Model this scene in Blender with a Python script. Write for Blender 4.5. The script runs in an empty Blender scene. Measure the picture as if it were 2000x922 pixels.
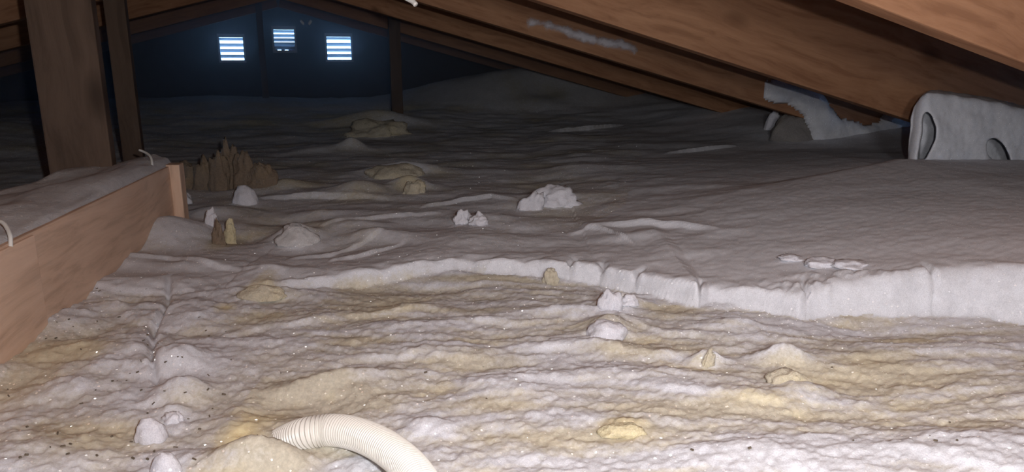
import bpy, bmesh, math, random
import numpy as np
from mathutils import Vector, Matrix, noise as mnoise

# ------------------------------------------------------------------ camera, light, exposure
F_PX = 1428.0
YAW, PITCH = math.radians(17.0), math.radians(13.7)
SC = bpy.context.scene
COL = SC.collection
cam_d = bpy.data.cameras.new('camera'); cam = bpy.data.objects.new('camera', cam_d); COL.objects.link(cam)
cam_d.sensor_width = 36; cam_d.lens = 36*F_PX/2000; cam_d.clip_start = 0.02; cam_d.clip_end = 60
fw = Vector((math.sin(YAW)*math.cos(PITCH), math.cos(YAW)*math.cos(PITCH), -math.sin(PITCH)))
cam.rotation_mode = 'QUATERNION'; cam.rotation_quaternion = fw.to_track_quat('-Z', 'Y')
SC.camera = cam

world = bpy.data.worlds.new('sky'); SC.world = world; world.use_nodes = True
bgn = world.node_tree.nodes['Background']
bgn.inputs[0].default_value = (0.26, 0.52, 1.0, 1); bgn.inputs[1].default_value = 13.0   # overcast daylight outside the vents

def lamp(name, kind, loc, energy, color, size, target=None):
    d = bpy.data.lights.new(name, kind); o = bpy.data.objects.new(name, d); COL.objects.link(o)
    d.energy = energy; d.color = color; o.location = loc
    if kind == 'AREA':
        d.shape = 'DISK'; d.size = size
    else:
        d.shadow_soft_size = size
    if target is not None:
        o.rotation_mode = 'QUATERNION'
        o.rotation_quaternion = (Vector(target)-Vector(loc)).to_track_quat('-Z', 'Y')
    return o
# phone flash beside the lens; unseen spot behind it added to brighten the right
lamp('flash', 'POINT', (0.04, -0.03, 0.035), 19.0, (1.0, 0.985, 0.995), 0.006)
fill_lt = lamp('fill_spot', 'SPOT', (0.10, -0.25, 0.075), 20.0, (1.0, 0.985, 0.995), 0.05, (1.55, 1.75, -0.12))
fill_lt.data.spot_size = math.radians(105); fill_lt.data.spot_blend = 1.0

SC.view_settings.view_transform = 'Standard'; SC.view_settings.look = 'None'
SC.view_settings.gamma = 1; SC.view_settings.use_curve_mapping = False
SC.view_settings.exposure = 0.0

# ------------------------------------------------------------------ photograph pixel -> point of the place
def ray(u, v):
    a = (u-1000)/F_PX; b = -(v-461)/F_PX
    r = np.array([math.cos(YAW), -math.sin(YAW), 0.0]); f = np.array(fw)
    return f + a*r + b*np.cross(r, f)
def on_z(u, v, z):
    d = ray(u, v); return Vector(d*(z/d[2]))
def on_y(u, v, y):
    d = ray(u, v); return Vector(d*(y/d[1]))
CY, SY = math.cos(YAW), math.sin(YAW)
def to_rf(p): return p[0]*CY - p[1]*SY, p[0]*SY + p[1]*CY
def depth(p): return float(np.dot(np.array(p), np.array(fw)))
FLOOR = -0.31

# ------------------------------------------------------------------ numpy noise
_rng = np.random.RandomState(7); _perm = _rng.permutation(512); _ang = _rng.rand(512)*2*np.pi
def perlin(x, y, seed=0):
    xi = np.floor(x).astype(np.int64); yi = np.floor(y).astype(np.int64); xf = x-xi; yf = y-yi
    def g(i, j):
        h = _perm[(_perm[(i+seed*37) & 511] + j + seed*11) & 511]; a = _ang[h]; return np.cos(a), np.sin(a)
    sx = xf*xf*xf*(xf*(xf*6-15)+10); sy = yf*yf*yf*(yf*(yf*6-15)+10)
    def c(i, j):
        gx, gy = g(xi+i, yi+j); return gx*(xf-i)+gy*(yf-j)
    a = c(0, 0)+(c(1, 0)-c(0, 0))*sx; b = c(0, 1)+(c(1, 1)-c(0, 1))*sx
    return (a+(b-a)*sy)*1.5
def fbm(x, y, oct=4, seed=0, gain=.5):
    s = 0; a = 1.0
    for k in range(oct):
        s = s + a*perlin(x*2**k+k*5.3, y*2**k-k*3.1, seed+k); a *= gain
    return s
def sstep(x, a, b):
    t = np.clip((x-a)/(b-a), 0, 1); return t*t*(3-2*t)

# ------------------------------------------------------------------ material helpers
MATS = {}
def new_mat(name):
    m = bpy.data.materials.new(name); m.use_nodes = True; nt = m.node_tree; nt.nodes.clear()
    out = nt.nodes.new('ShaderNodeOutputMaterial'); bs = nt.nodes.new('ShaderNodeBsdfPrincipled')
    nt.links.new(bs.outputs[0], out.inputs[0]); MATS[name] = m
    return m, nt, bs
def N(nt, kind, **kw):
    n = nt.nodes.new(kind)
    for k, v in kw.items():
        if k.startswith('i_'): n.inputs[k[2:].replace('_', ' ')].default_value = v
        else: setattr(n, k, v)
    return n
def ramp(nt, fac, stops):
    r = nt.nodes.new('ShaderNodeValToRGB'); e = r.color_ramp.elements
    while len(e) < len(stops): e.new(0.5)
    for i, (p, c) in enumerate(stops): e[i].position = p; e[i].color = (*c, 1)
    nt.links.new(fac, r.inputs[0]); return r.outputs[0]
def noise_tex(nt, vec, scale, detail=4, rough=.55):
    n = N(nt, 'ShaderNodeTexNoise'); n.inputs['Scale'].default_value = scale
    n.inputs['Detail'].default_value = detail; n.inputs['Roughness'].default_value = rough
    nt.links.new(vec, n.inputs['Vector']); return n
def mixc(nt, fac, a, b, mode='MIX'):
    m = nt.nodes.new('ShaderNodeMix'); m.data_type = 'RGBA'; m.blend_type = mode
    for s, v in ((0, fac), (6, a), (7, b)):
        if hasattr(v, 'node'): nt.links.new(v, m.inputs[s])
        else: m.inputs[s].default_value = v if s == 0 else (*v, 1)
    return m.outputs[2]
def math_n(nt, op, a, b=None):
    m = nt.nodes.new('ShaderNodeMath'); m.operation = op
    for i, v in enumerate((a, b)):
        if v is None: continue
        if hasattr(v, 'node'): nt.links.new(v, m.inputs[i])
        else: m.inputs[i].default_value = v
    return m.outputs[0]

def snow_like(name, snow=(.78, .785, .83), wool=(.58, .535, .44), use_mask=False, wool_amt=0.0, bump=.5, glitter=.5, sss=.6):
    """frosty snow over mineral wool; glitter = crystal facets with their own tilt and gloss"""
    m, nt, bs = new_mat(name)
    geo = N(nt, 'ShaderNodeNewGeometry'); pos = geo.outputs['Position']
    n1 = noise_tex(nt, pos, 60, 6, .7); n2 = noise_tex(nt, pos, 14, 5, .6); n3 = noise_tex(nt, pos, 260, 3, .7)
    wcol = ramp(nt, n2.outputs[0], [(0.3, tuple(c*.82 for c in wool)), (0.52, wool), (0.72, (min(1, wool[0]*1.32), wool[1]*1.28, wool[2]*1.05))])
    wcol = mixc(nt, .35, wcol, ramp(nt, n3.outputs[0], [(.35, tuple(c*.70 for c in wool)), (.65, tuple(min(1, c*1.35) for c in wool))]))
    scol = ramp(nt, n1.outputs[0], [(0.3, tuple(c*.86 for c in snow)), (0.6, snow)])
    n4 = noise_tex(nt, pos, 850, 2, .7)      # single ice grains
    scol = mixc(nt, .5, scol, mixc(nt, 1.0, scol, ramp(nt, n4.outputs[0], [(.34, (.62, .62, .64)), (.62, (1, 1, 1))]), 'MULTIPLY'))
    if use_mask:
        at = N(nt, 'ShaderNodeAttribute', attribute_name='frost')
        f = math_n(nt, 'ADD', at.outputs['Fac'], math_n(nt, 'MULTIPLY', math_n(nt, 'SUBTRACT', n1.outputs[0], .5), 1.1))
        f = math_n(nt, 'ADD', f, math_n(nt, 'MULTIPLY', math_n(nt, 'SUBTRACT', n3.outputs[0], .5), .8))
        fac = ramp(nt, f, [(.10, (0, 0, 0)), (.95, (1, 1, 1))])
        ye = N(nt, 'ShaderNodeAttribute', attribute_name='yellow')
        wcol = mixc(nt, ye.outputs['Fac'], wcol, (.74, .63, .38))
        col = mixc(nt, fac, wcol, scol)
    elif wool_amt > 0:
        fac = ramp(nt, n2.outputs[0], [(.5-.3*wool_amt+.05, (1, 1, 1)), (.62-.3*wool_amt+.12, (0, 0, 0))]) if wool_amt < 1 else None
        col = mixc(nt, fac, wcol, scol) if fac else wcol
    else: col = scol
    nt.links.new(col, bs.inputs['Base Color'])
    bs.inputs['Roughness'].default_value = .85; bs.inputs['Specular IOR Level'].default_value = .2
    bs.inputs['Subsurface Weight'].default_value = sss; bs.inputs['Subsurface Radius'].default_value = (1, 1, 1); bs.inputs['Subsurface Scale'].default_value = .006
    # fine relief
    hsum = math_n(nt, 'ADD', math_n(nt, 'MULTIPLY', n1.outputs[0], .6), math_n(nt, 'MULTIPLY', n3.outputs[0], .35))
    bp = N(nt, 'ShaderNodeBump'); bp.inputs['Strength'].default_value = bump; bp.inputs['Distance'].default_value = .006
    nt.links.new(hsum, bp.inputs['Height']); nt.links.new(bp.outputs[0], bs.inputs['Normal'])
    if glitter > 0:
        vo = N(nt, 'ShaderNodeTexVoronoi'); vo.inputs['Scale'].default_value = 150; nt.links.new(pos, vo.inputs['Vector'])
        sep = N(nt, 'ShaderNodeSeparateColor'); nt.links.new(vo.outputs['Color'], sep.inputs[0])
        few = math_n(nt, 'GREATER_THAN', sep.outputs[0], 1-min(1, 1.7*glitter))
        near = math_n(nt, 'LESS_THAN', vo.outputs['Distance'], .15)
        spot = math_n(nt, 'MULTIPLY', few, near)
        vs = N(nt, 'ShaderNodeVectorMath', operation='SUBTRACT'); nt.links.new(vo.outputs['Color'], vs.inputs[0]); vs.inputs[1].default_value = (.5, .5, .5)
        vm = N(nt, 'ShaderNodeVectorMath', operation='SCALE'); nt.links.new(vs.outputs[0], vm.inputs[0]); vm.inputs['Scale'].default_value = 7
        va = N(nt, 'ShaderNodeVectorMath', operation='ADD'); nt.links.new(vm.outputs[0], va.inputs[0]); nt.links.new(geo.outputs['Normal'], va.inputs[1])
        vn = N(nt, 'ShaderNodeVectorMath', operation='NORMALIZE'); nt.links.new(va.outputs[0], vn.inputs[0])
        gl = N(nt, 'ShaderNodeBsdfGlossy'); gl.inputs['Roughness'].default_value = .40
        nt.links.new(spot, gl.inputs['Color']); nt.links.new(vn.outputs[0], gl.inputs['Normal'])
        mx = N(nt, 'ShaderNodeAddShader'); nt.links.new(bs.outputs[0], mx.inputs[0]); nt.links.new(gl.outputs[0], mx.inputs[1])
        out = [n for n in nt.nodes if n.type == 'OUTPUT_MATERIAL'][0]
        nt.links.new(mx.outputs[0], out.inputs[0])
    return m
def wood_mat(name, light=(.42, .20, .095), dark=(.24, .10, .045), scale=1.0, knots=True, rough=.75):
    m, nt, bs = new_mat(name)
    tc = N(nt, 'ShaderNodeTexCoord'); mp = N(nt, 'ShaderNodeMapping'); mp.inputs['Scale'].default_value = (1.2*scale, 14*scale, 14*scale)
    nt.links.new(tc.outputs['Object'], mp.inputs[0])
    mp2 = N(nt, 'ShaderNodeMapping'); mp2.inputs['Scale'].default_value = (.9*scale, 2.5*scale, 2.5*scale); nt.links.new(tc.outputs['Object'], mp2.inputs[0])
    big = noise_tex(nt, mp2.outputs[0], 2.2, 3, .5)
    ad = N(nt, 'ShaderNodeVectorMath', operation='ADD'); nt.links.new(mp.outputs[0], ad.inputs[0])
    sc = N(nt, 'ShaderNodeVectorMath', operation='SCALE'); nt.links.new(big.outputs['Color'], sc.inputs[0]); sc.inputs['Scale'].default_value = 1.6
    nt.links.new(sc.outputs[0], ad.inputs[1])
    g = noise_tex(nt, ad.outputs[0], 4.5, 7, .62)
    col = ramp(nt, g.outputs[0], [(.36, tuple(c*.8 for c in dark)), (.5, tuple((a+b)/2 for a, b in zip(light, dark))), (.64, light)])
    col = mixc(nt, .38, col, ramp(nt, big.outputs[0], [(.3, dark), (.7, tuple(min(1, c*1.12) for c in light))]))
    if knots:
        mp3 = N(nt, 'ShaderNodeMapping'); mp3.inputs['Scale'].default_value = (3.2, 1, 7); nt.links.new(tc.outputs['Object'], mp3.inputs[0])
        vo = N(nt, 'ShaderNodeTexVoronoi'); vo.inputs['Scale'].default_value = 1.3; nt.links.new(mp3.outputs[0], vo.inputs['Vector'])
        col = mixc(nt, ramp(nt, vo.outputs['Distance'], [(.12, (.85, .85, .85)), (.24, (0, 0, 0))]), col, tuple(c*.6 for c in dark))
    nt.links.new(col, bs.inputs['Base Color']); bs.inputs['Roughness'].default_value = rough; bs.inputs['Specular IOR Level'].default_value = .15
    bp = N(nt, 'ShaderNodeBump'); bp.inputs['Strength'].default_value = .35; bp.inputs['Distance'].default_value = .003
    nt.links.new(g.outputs[0], bp.inputs['Height']); nt.links.new(bp.outputs[0], bs.inputs['Normal'])
    return m
def plain_mat(name, col, rough=.6, spec=.3, var=.15, metal=0):
    m, nt, bs = new_mat(name)
    geo = N(nt, 'ShaderNodeNewGeometry'); n = noise_tex(nt, geo.outputs['Position'], 40, 4)
    nt.links.new(ramp(nt, n.outputs[0], [(.3, tuple(c*(1-var) for c in col)), (.7, col)]), bs.inputs['Base Color'])
    bs.inputs['Roughness'].default_value = rough; bs.inputs['Specular IOR Level'].default_value = spec; bs.inputs['Metallic'].default_value = metal
    return m

M_GROUND = snow_like('frosted_wool', use_mask=True, bump=.28, glitter=.5)
M_SNOW = snow_like('fine_snow', bump=.15, glitter=.25)
M_CLUMP = snow_like('clumped_snow', snow=(.76,.75,.80), bump=.4, glitter=.2)
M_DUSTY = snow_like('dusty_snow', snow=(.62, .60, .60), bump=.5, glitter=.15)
M_WOOL = snow_like('mineral_wool', wool=(.54, .485, .385), wool_amt=1.0, bump=1.0, glitter=.0)
M_YELLOW = snow_like('yellow_wool', wool=(.62, .54, .36), wool_amt=1.0, bump=.9, glitter=0)
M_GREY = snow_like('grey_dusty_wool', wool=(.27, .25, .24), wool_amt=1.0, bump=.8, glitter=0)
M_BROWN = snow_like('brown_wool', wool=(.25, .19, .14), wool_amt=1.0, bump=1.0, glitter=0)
M_RAFTER = wood_mat('rafter_wood', (.40, .215, .12), (.25, .115, .06))
M_BEAM = wood_mat('beam_wood', (.74, .53, .40), (.58, .39, .28), knots=True)
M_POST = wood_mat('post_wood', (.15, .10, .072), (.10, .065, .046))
M_DECK = wood_mat('deck_wood', (.30, .14, .07), (.18, .08, .04), knots=False)
M_WALL = plain_mat('dark_sheathing', (.10, .085, .085), .9, .1)
M_SLAT = plain_mat('grey_slat', (.46, .50, .53), .5, .3, .05)
M_WHITE = plain_mat('white_metal', (.75, .78, .82), .5, .3, .05)
M_CABLE = plain_mat('white_cable', (.72, .70, .66), .5, .4, .05)
M_HOSE = plain_mat('cream_plastic', (.72, .69, .635), .38, .45, .03)
M_STEEL = plain_mat('plate_steel', (.45, .48, .52), .45, .5, .2, metal=.6)
M_DEBRIS = plain_mat('dark_debris', (.15, .12, .09), .9, .1)

# ------------------------------------------------------------------ object helpers
def tag(o, label=None, cat=None, group=None, kind=None):
    if label: o['label'] = label
    if cat: o['category'] = cat
    if group: o['group'] = group
    if kind: o['kind'] = kind
    return o
def link_mesh(name, verts, faces, mat, parent=None, smooth=True, loc=None):
    me = bpy.data.meshes.new(name); me.from_pydata([tuple(v) for v in verts], [], faces); me.update()
    if smooth: me.shade_smooth()
    me.materials.append(mat)
    o = bpy.data.objects.new(name, me); COL.objects.link(o)
    if loc is not None: o.location = loc
    if parent: o.parent = parent
    return o
def obj_bm(name, bm, mat, parent=None, smooth=False, loc=None):
    me = bpy.data.meshes.new(name); bm.to_mesh(me); bm.free()
    if smooth: me.shade_smooth()
    me.materials.append(mat)
    o = bpy.data.objects.new(name, me); COL.objects.link(o)
    if loc is not None: o.location = loc
    if parent: o.parent = parent
    return o
def empty(name, loc):
    o = bpy.data.objects.new(name, None); COL.objects.link(o); o.location = loc; o.empty_display_size = .05; return o
def box_bm(bm, lo, hi, mtx=None, bevel=0):
    vs = [bm.verts.new((x, y, z)) for x in (lo[0], hi[0]) for y in (lo[1], hi[1]) for z in (lo[2], hi[2])]
    fs = [bm.faces.new([vs[i] for i in q]) for q in ((0, 1, 3, 2), (4, 6, 7, 5), (0, 4, 5, 1), (2, 3, 7, 6), (0, 2, 6, 4), (1, 5, 7, 3))]
    if bevel:
        es = list({e for f in fs for e in f.edges})
        r = bmesh.ops.bevel(bm, geom=es, offset=bevel, segments=2, affect='EDGES', profile=.6)
        vs = list({v for f in r['faces'] for v in f.verts} | {v for v in vs if v.is_valid})
    if mtx is not None: bmesh.ops.transform(bm, matrix=mtx, verts=vs)
    return bm
def plank(name, a, b, thick, deep, mat, parent, side=None, bevel=.0025, segs=14, wob=.0):
    """board whose long axis runs a->b; thick across, deep upward; own local X along the grain"""
    a, b = Vector(a), Vector(b); L = (b-a).length; x = (b-a).normalized()
    up = Vector((0, 0, 1)) if abs(x.z) < .9 else Vector((1, 0, 0))
    if side is not None: up = Vector(side)
    y = up.cross(x).normalized(); z = x.cross(y).normalized()
    bm = bmesh.new(); box_bm(bm, (0, -thick/2, 0), (L, thick/2, deep), bevel=bevel)
    o = obj_bm(name, bm, mat, None)
    m = Matrix((x, y, z)).transposed().to_4x4(); m.translation = a
    if parent: o.parent = parent; o.matrix_world = m; o.matrix_parent_inverse = Matrix(); o.matrix_local = Matrix.Translation(-Vector(parent.location)) @ m
    else: o.matrix_world = m
    return o
def tube_mesh(pts, rad, sides=10, caps=True):
    pts = [Vector(p) for p in pts]; n = len(pts); verts = []; faces = []
    up = Vector((0, 0, 1)); prev = None
    for i, p in enumerate(pts):
        t = (pts[min(i+1, n-1)]-pts[max(i-1, 0)]).normalized()
        if prev is None: nn = t.orthogonal().normalized()
        else: nn = (prev - t*prev.dot(t)).normalized()
        prev = nn; bb = t.cross(nn)
        r = rad[i] if hasattr(rad, '__len__') else rad
        for k in range(sides):
            a = 2*math.pi*k/sides; verts.append(p + (nn*math.cos(a)+bb*math.sin(a))*r)
    for i in range(n-1):
        for k in range(sides):
            k2 = (k+1) % sides; faces.append((i*sides+k, i*sides+k2, (i+1)*sides+k2, (i+1)*sides+k))
    if caps: faces.append(tuple(range(sides))[::-1]); faces.append(tuple((n-1)*sides+k for k in range(sides)))
    return verts, faces
def spline(pts, n):
    pts = [Vector(p) for p in pts]; P = [pts[0]*2-pts[1]]+pts+[pts[-1]*2-pts[-2]]; out = []
    m = len(pts)-1
    for i in range(n):
        t = i/(n-1)*m; k = min(int(t), m-1); t -= k; p0, p1, p2, p3 = P[k:k+4]
        out.append(.5*((2*p1)+(p2-p0)*t+(2*p0-5*p1+4*p2-p3)*t*t+(3*p1-p0-3*p2+p3)*t**3))
    return out

# ------------------------------------------------------------------ shell of the attic (ridge runs along Y, camera right below it)
PIT = .268                      # roof slope
GY = 4.45                       # inner face of the gable wall
def roof_z(x): return .50 - PIT*abs(x)
for s, nm in ((-1, 'ceiling_left'), (1, 'ceiling_right')):
    L = 2.75
    v = [(0, -1.7, .50), (s*L, -1.7, roof_z(L)), (s*L, GY+.05, roof_z(L)), (0, GY+.05, .50)]
    v += [(a, b, c+.03) for a, b, c in v]
    f = [(0, 1, 2, 3), (7, 6, 5, 4), (0, 4, 5, 1), (1, 5, 6, 2), (2, 6, 7, 3), (3, 7, 4, 0)]
    tag(link_mesh(nm, v, f, M_DECK, smooth=False), 'brown wooden underside of the roof sloping down to the %s' % ('left' if s < 0 else 'right'), kind='structure')
def slab(name, lo, hi, mat, label):
    return tag(obj_bm(name, box_bm(bmesh.new(), lo, hi), mat), label, kind='structure')
slab('floor', (-2.75, -1.7, -.46), (2.75, GY, -.42), M_DECK, 'attic floor hidden under the snow and insulation')
slab('wall_left', (-2.73, -1.7, -.42), (-2.70, GY, -.27), M_WALL, 'low dark eave wall on the left')
slab('wall_right', (2.70, -1.7, -.42), (2.73, GY, -.27), M_WALL, 'low dark eave wall on the right')
slab('wall_back', (-2.75, -1.73, -.46), (2.75, -1.70, .52), M_WALL, 'dark wall behind the photographer')

VENTS = [(424, 481, 68, 120), (530, 580, 53, 101), (634, 690, 67, 119)]
holes = []
for u0, u1, v0, v1 in VENTS:
    a = on_y(u0+1, v0, GY); b = on_y(u1-1, v1, GY); holes.append((a.x, b.x, b.z, a.z))
xs = sorted({-2.75, 2.75, *[h[0] for h in holes], *[h[1] for h in holes]})
bm = bmesh.new()
for i in range(len(xs)-1):
    x0, x1 = xs[i], xs[i+1]; xm = (x0+x1)/2; h = [q for q in holes if q[0] < xm < q[1]]
    if h:
        box_bm(bm, (x0, GY, -.46), (x1, GY+.05, h[0][2])); box_bm(bm, (x0, GY, h[0][3]), (x1, GY+.05, .52))
    else: box_bm(bm, (x0, GY, -.46), (x1, GY+.05, .52))
tag(obj_bm('wall_gable', bm, M_WALL), 'dark gable wall at the far end with three louvred vents', kind='structure')

vent_lab = ['louvred vent in the gable wall glowing blue-white, leftmost and lower of the three',
            'louvred vent in the gable wall set highest, lowest gap partly blocked, middle of the three',
            'louvred vent in the gable wall glowing blue-white, rightmost of the three']
for i, (h, lab) in enumerate(zip(holes, vent_lab)):
    x0, x1, z0, z1 = h; r = tag(empty('gable_vent', ((x0+x1)/2, GY, z0)), lab, 'vent', 'louvred vents in the gable wall')
    W = (x1-x0)/2; H = z1-z0
    bm = bmesh.new(); t = .006
    box_bm(bm, (-W-.004, -.006, -t), (-W+t, .045, H+t)); box_bm(bm, (W-t, -.006, -t), (W+.004, .045, H+t))
    box_bm(bm, (-W+t, -.006, -t), (W-t, .045, t)); box_bm(bm, (-W+t, -.006, H-t*2.2), (W-t, .045, H+t))
    obj_bm('frame', bm, M_WHITE, r)
    n = 5 if i == 1 else 4; step = (H-.022)/n
    for k in range(n+1):
        z = .006+k*step
        bm = bmesh.new(); box_bm(bm, (-W+.005, 0, -.0012), (W-.005, .026 if k < n else .02, .0012), Matrix.Translation((0, .010, z)) @ Matrix.Rotation(math.radians(-38), 4, 'X'))
        o = obj_bm('slat', bm, M_SLAT, r)
    if i == 1:     # packed snow against the lowest gap
        bm = bmesh.new(); box_bm(bm, (-W+.004, .030, step*1.08), (W-.004, .036, step*2.0), bevel=.002); box_bm(bm, (-W+.004, .030, .0), (-W+.022, .036, step*.8), bevel=.002)
        box_bm(bm, (-.02, .030, .0), (.0, .036, step*.8), bevel=.002); box_bm(bm, (.018, .030, .0), (W-.004, .036, step*.8), bevel=.002)
        tag(obj_bm('packed_snow', bm, M_SNOW, r), 'snow packed in the two lowest gaps')
    # daylight enters here: portal for the sky light
    d = bpy.data.lights.new('vent_portal', 'AREA'); d.shape = 'RECTANGLE'; d.size = W*2; d.size_y = H; d.cycles.is_portal = True
    po = bpy.data.objects.new('vent_portal', d); COL.objects.link(po); po.location = ((x0+x1)/2, GY+.06, (z0+z1)/2)
    po.rotation_euler = (math.radians(-90), 0, 0)

# roof trusses
RY = [.75, 1.45, 2.05, 2.70, 3.35, 3.95]
T = .036
posts = {1.45: [(145, .098)], 2.05: [(246, .046)], 3.35: [(772, .05)], 3.95: [(516, .03)]}
tl = ['roof truss nearest the lens, its orange rafter cutting the top right corner',
      'roof truss whose broad rafter meets the frosted hump, wide post at far left',
      'roof truss behind the broad rafter, its rafter streaked with frost',
      'roof truss in the dark, third rafter behind the broad one',
      'roof truss with a dark reddish post right of the vents',
      'roof truss farthest back, just before the gable vents']
for Y, lab in zip(RY, tl):
    r = tag(empty('roof_truss', (0, Y, .25)), lab, 'roof truss', 'roof trusses')
    for s in (1, -1):
        ang = math.atan(PIT); L = 2.62/math.cos(ang)
        bm = bmesh.new(); n = 40
        box_bm(bm, (0, 0, 0), (L, T, .255), bevel=.003)
        o = obj_bm('rafter', bm, M_RAFTER, r)
        mw = Matrix.Rotation(ang if s > 0 else math.pi-ang, 4, 'Y')
        if s < 0: mw = Matrix.Rotation(math.pi, 4, 'Z') @ Matrix.Rotation(ang, 4, 'Y') @ Matrix.Translation((0, -T, 0))
        o.matrix_local = Matrix.Translation((0, 0, -.006)) @ mw
    # fill of the ridge joint: steel plate pair
    for u, w in posts.get(Y, []):
        p = on_y(u, 150, Y); x = p.x
        bm = bmesh.new(); top = .25-PIT*abs(x)+.09
        box_bm(bm, (-w/2, -.038, FLOOR-.05), (w/2, -.002, top), bevel=.003)
        bmesh.ops.transform(bm, matrix=Matrix.Rotation(math.radians(90), 4, 'Y'), verts=bm.verts)
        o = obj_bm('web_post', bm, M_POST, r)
        o.matrix_local = Matrix.Translation((x, 0, -.25)) @ Matrix.Rotation(math.radians(-90), 4, 'Y')
# rake boards along the gable roof line
for s, nm in ((-1, 'trim_1'), (1, 'trim_2')):
    a = Vector((s*.02, GY-.012, .345)); b = Vector((s*2.4, GY-.012, .345-PIT*2.38))
    bm = bmesh.new(); ang = math.atan(PIT)
    box_bm(bm, (0, -.012, 0), (2.45, .012, .012))
    o = obj_bm(nm, bm, M_WHITE)
    rt = Matrix.Rotation(ang, 4, 'Y')
    if s < 0: rt = Matrix.Rotation(math.pi, 4, 'Z') @ rt
    o.matrix_world = Matrix.Translation(a) @ rt
    tag(o, 'thin pale rake strip under the roof on the gable, %s of the vents' % ('left' if s < 0 else 'right'), kind='structure')

# ------------------------------------------------------------------ ground: wool bed, frost crust, snow blanket
rows, cols = 700, 900
fr = .30*(6.2/.30)**(np.arange(rows)/(rows-1)); tn = np.linspace(-1.22, 1.22, cols)
FF, TT = np.meshgrid(fr, tn, indexing='ij'); RR = FF*TT
def line_px(pts, z=FLOOR):
    """list of (u, v[, z]) -> sorted arrays r, f on the ground"""
    q = [to_rf(on_z(p[0], p[1], p[2] if len(p) > 2 else z)) for p in pts]
    return np.array([a for a, b in q]), np.array([b for a, b in q])
LEDGE = [(430, 575, 3), (480, 570, 10), (560, 566, 17), (640, 561, 22), (700, 555, 25), (830, 539, 28), (900, 534, 30), (1000, 539, 30), (1080, 545, 32), (1115, 549, 36), (1170, 556, 34),
         (1240, 574, 38), (1300, 590, 44), (1362, 604, 56), (1385, 596, 38), (1480, 606, 44), (1560, 622, 50), (1600, 618, 55), (1700, 616, 70), (1820, 618, 86), (1900, 622, 96),
         (2000, 630, 106), (2200, 640, 120)]
lr, lf = line_px([p[:2] for p in LEDGE])
lt = np.array([p[2]*b/F_PX for p, b in zip(LEDGE, lf)])*1.02
CREST = [(1130, 432, -.293), (1300, 402, -.272), (1450, 373, -.255), (1600, 346, -.238), (1700, 325, -.226), (1762, 311, -.217), (1900, 312, -.222), (2150, 318, -.225)]
cr, cf = line_px(CREST); cz = np.array([p[2] for p in CREST])
fL = np.interp(RR, lr, lf) + .004*fbm(RR*16, RR*0+3.3, 3) ; tL = np.interp(RR, lr, lt, left=0)
fC = np.interp(RR, cr, cf); zC = np.interp(RR, cr, cz, left=FLOOR+.012)
w = .014
X = RR*CY+FF*SY; Yw = -RR*SY+FF*CY
far_base = FLOOR+.012+ .068*sstep(Yw, 2.4, 4.4)
dL = FF-fL
wL = .016+.030*sstep(RR, .25, .7); behind = np.clip(dL/wL+.05, 0, 1); behind = (1-(1-behind)**2.6)*sstep(dL, -.006, .008)
Z0 = np.full_like(FF, FLOOR)
# snow top between ledge and crest
k = np.clip(dL/np.maximum(fC-fL, .05), 0, 1)
top = (FLOOR+tL)*(1-k)+zC*k
right_w = sstep(RR, cr[0]-.12, cr[0]+.10)
dC = FF-fC
beyond = zC*(1) - np.minimum(.030, .030*sstep(RR, cr[0], cr[-3]))*sstep(dC, 0, .13)
beyond = beyond*(1-sstep(dC, .1, .9)) + (far_base+.012)*sstep(dC, .1, .9)
snowtop = np.where(dC < 0, top, beyond)
leftfar = (FLOOR+tL)*np.exp(-np.maximum(dL, 0)/.35)+far_base*(1-np.exp(-np.maximum(dL, 0)/.35))
surf = snowtop*right_w+leftfar*(1-right_w)
Z = Z0*(1-behind)+surf*behind
isfront = 1-behind

def bump(u, v, wu, h, df=.8, z=FLOOR, p=2.0, rot=0):
    """rounded rise: centre pixel on the ground, half width and height in pixels there, df = depth/width"""
    global Z
    q = on_z(u, v, z); r0, f0 = to_rf(q); m = depth(q)/F_PX
    sr = wu*m; sf = sr*df; a = (RR-r0); b = (FF-f0)
    if rot: c, s = math.cos(rot), math.sin(rot); a, b = a*c+b*s, -a*s+b*c
    e = np.exp(-((np.abs(a)/sr)**p+(np.abs(b)/sf)**p)); Z = Z+h*m*e
def ridge(pts, h, back=.05, front=.006, z=FLOOR, rough=.004):
    """broken crust edge: steep face toward the lens, fading away behind"""
    global Z
    r_, f_ = line_px(pts, z); o = np.argsort(r_); r_, f_ = r_[o], f_[o]
    m = f_.mean()/F_PX
    fi = np.interp(RR, r_, f_)+rough*fbm(RR*30, RR*0+pts[0][0], 3)
    s = (RR-r_[0])/(r_[-1]-r_[0]); taper = np.clip(np.sin(np.pi*np.clip(s, 0, 1)), 0, 1)**.5
    d = FF-fi
    Z = Z+h*m*taper*sstep(d, -front, front)*np.exp(-np.maximum(d, 0)/back)

# wool bed relief in the foreground: wavy bands running across
ru = RR+.10*fbm(RR*2, FF*2, 2, 3); fu = FF+.06*fbm(RR*1.6+9, FF*2.2, 3, 5) + .05*RR
band = fbm(ru*3.2, fu*15, 4, 1)
rid = 1-np.abs(fbm(ru*4, fu*22, 3, 12))*1.9
lump = fbm(RR*9, FF*12, 4, 21); fine = fbm(RR*60, FF*75, 3, 31)
fg = isfront*sstep(RR, -.42, -.12); lf_side = isfront*(1-sstep(RR, -.42, -.2))
Z = Z + fg*(.0042*band+.0008*np.clip(rid, 0, 1)**2+.0028*lump) + lf_side*(.008*lump+.004*band)
Z = Z + isfront*(.0013*fine+.0009*fbm(RR*150, FF*170, 2, 33)*(1-sstep(FF, .9, 1.3)))
# crusty streaks
str_ = fbm(ru*9, fu*60, 4, 41); Z = Z + fg*.0008*np.clip(str_, -.3, 1)
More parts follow.
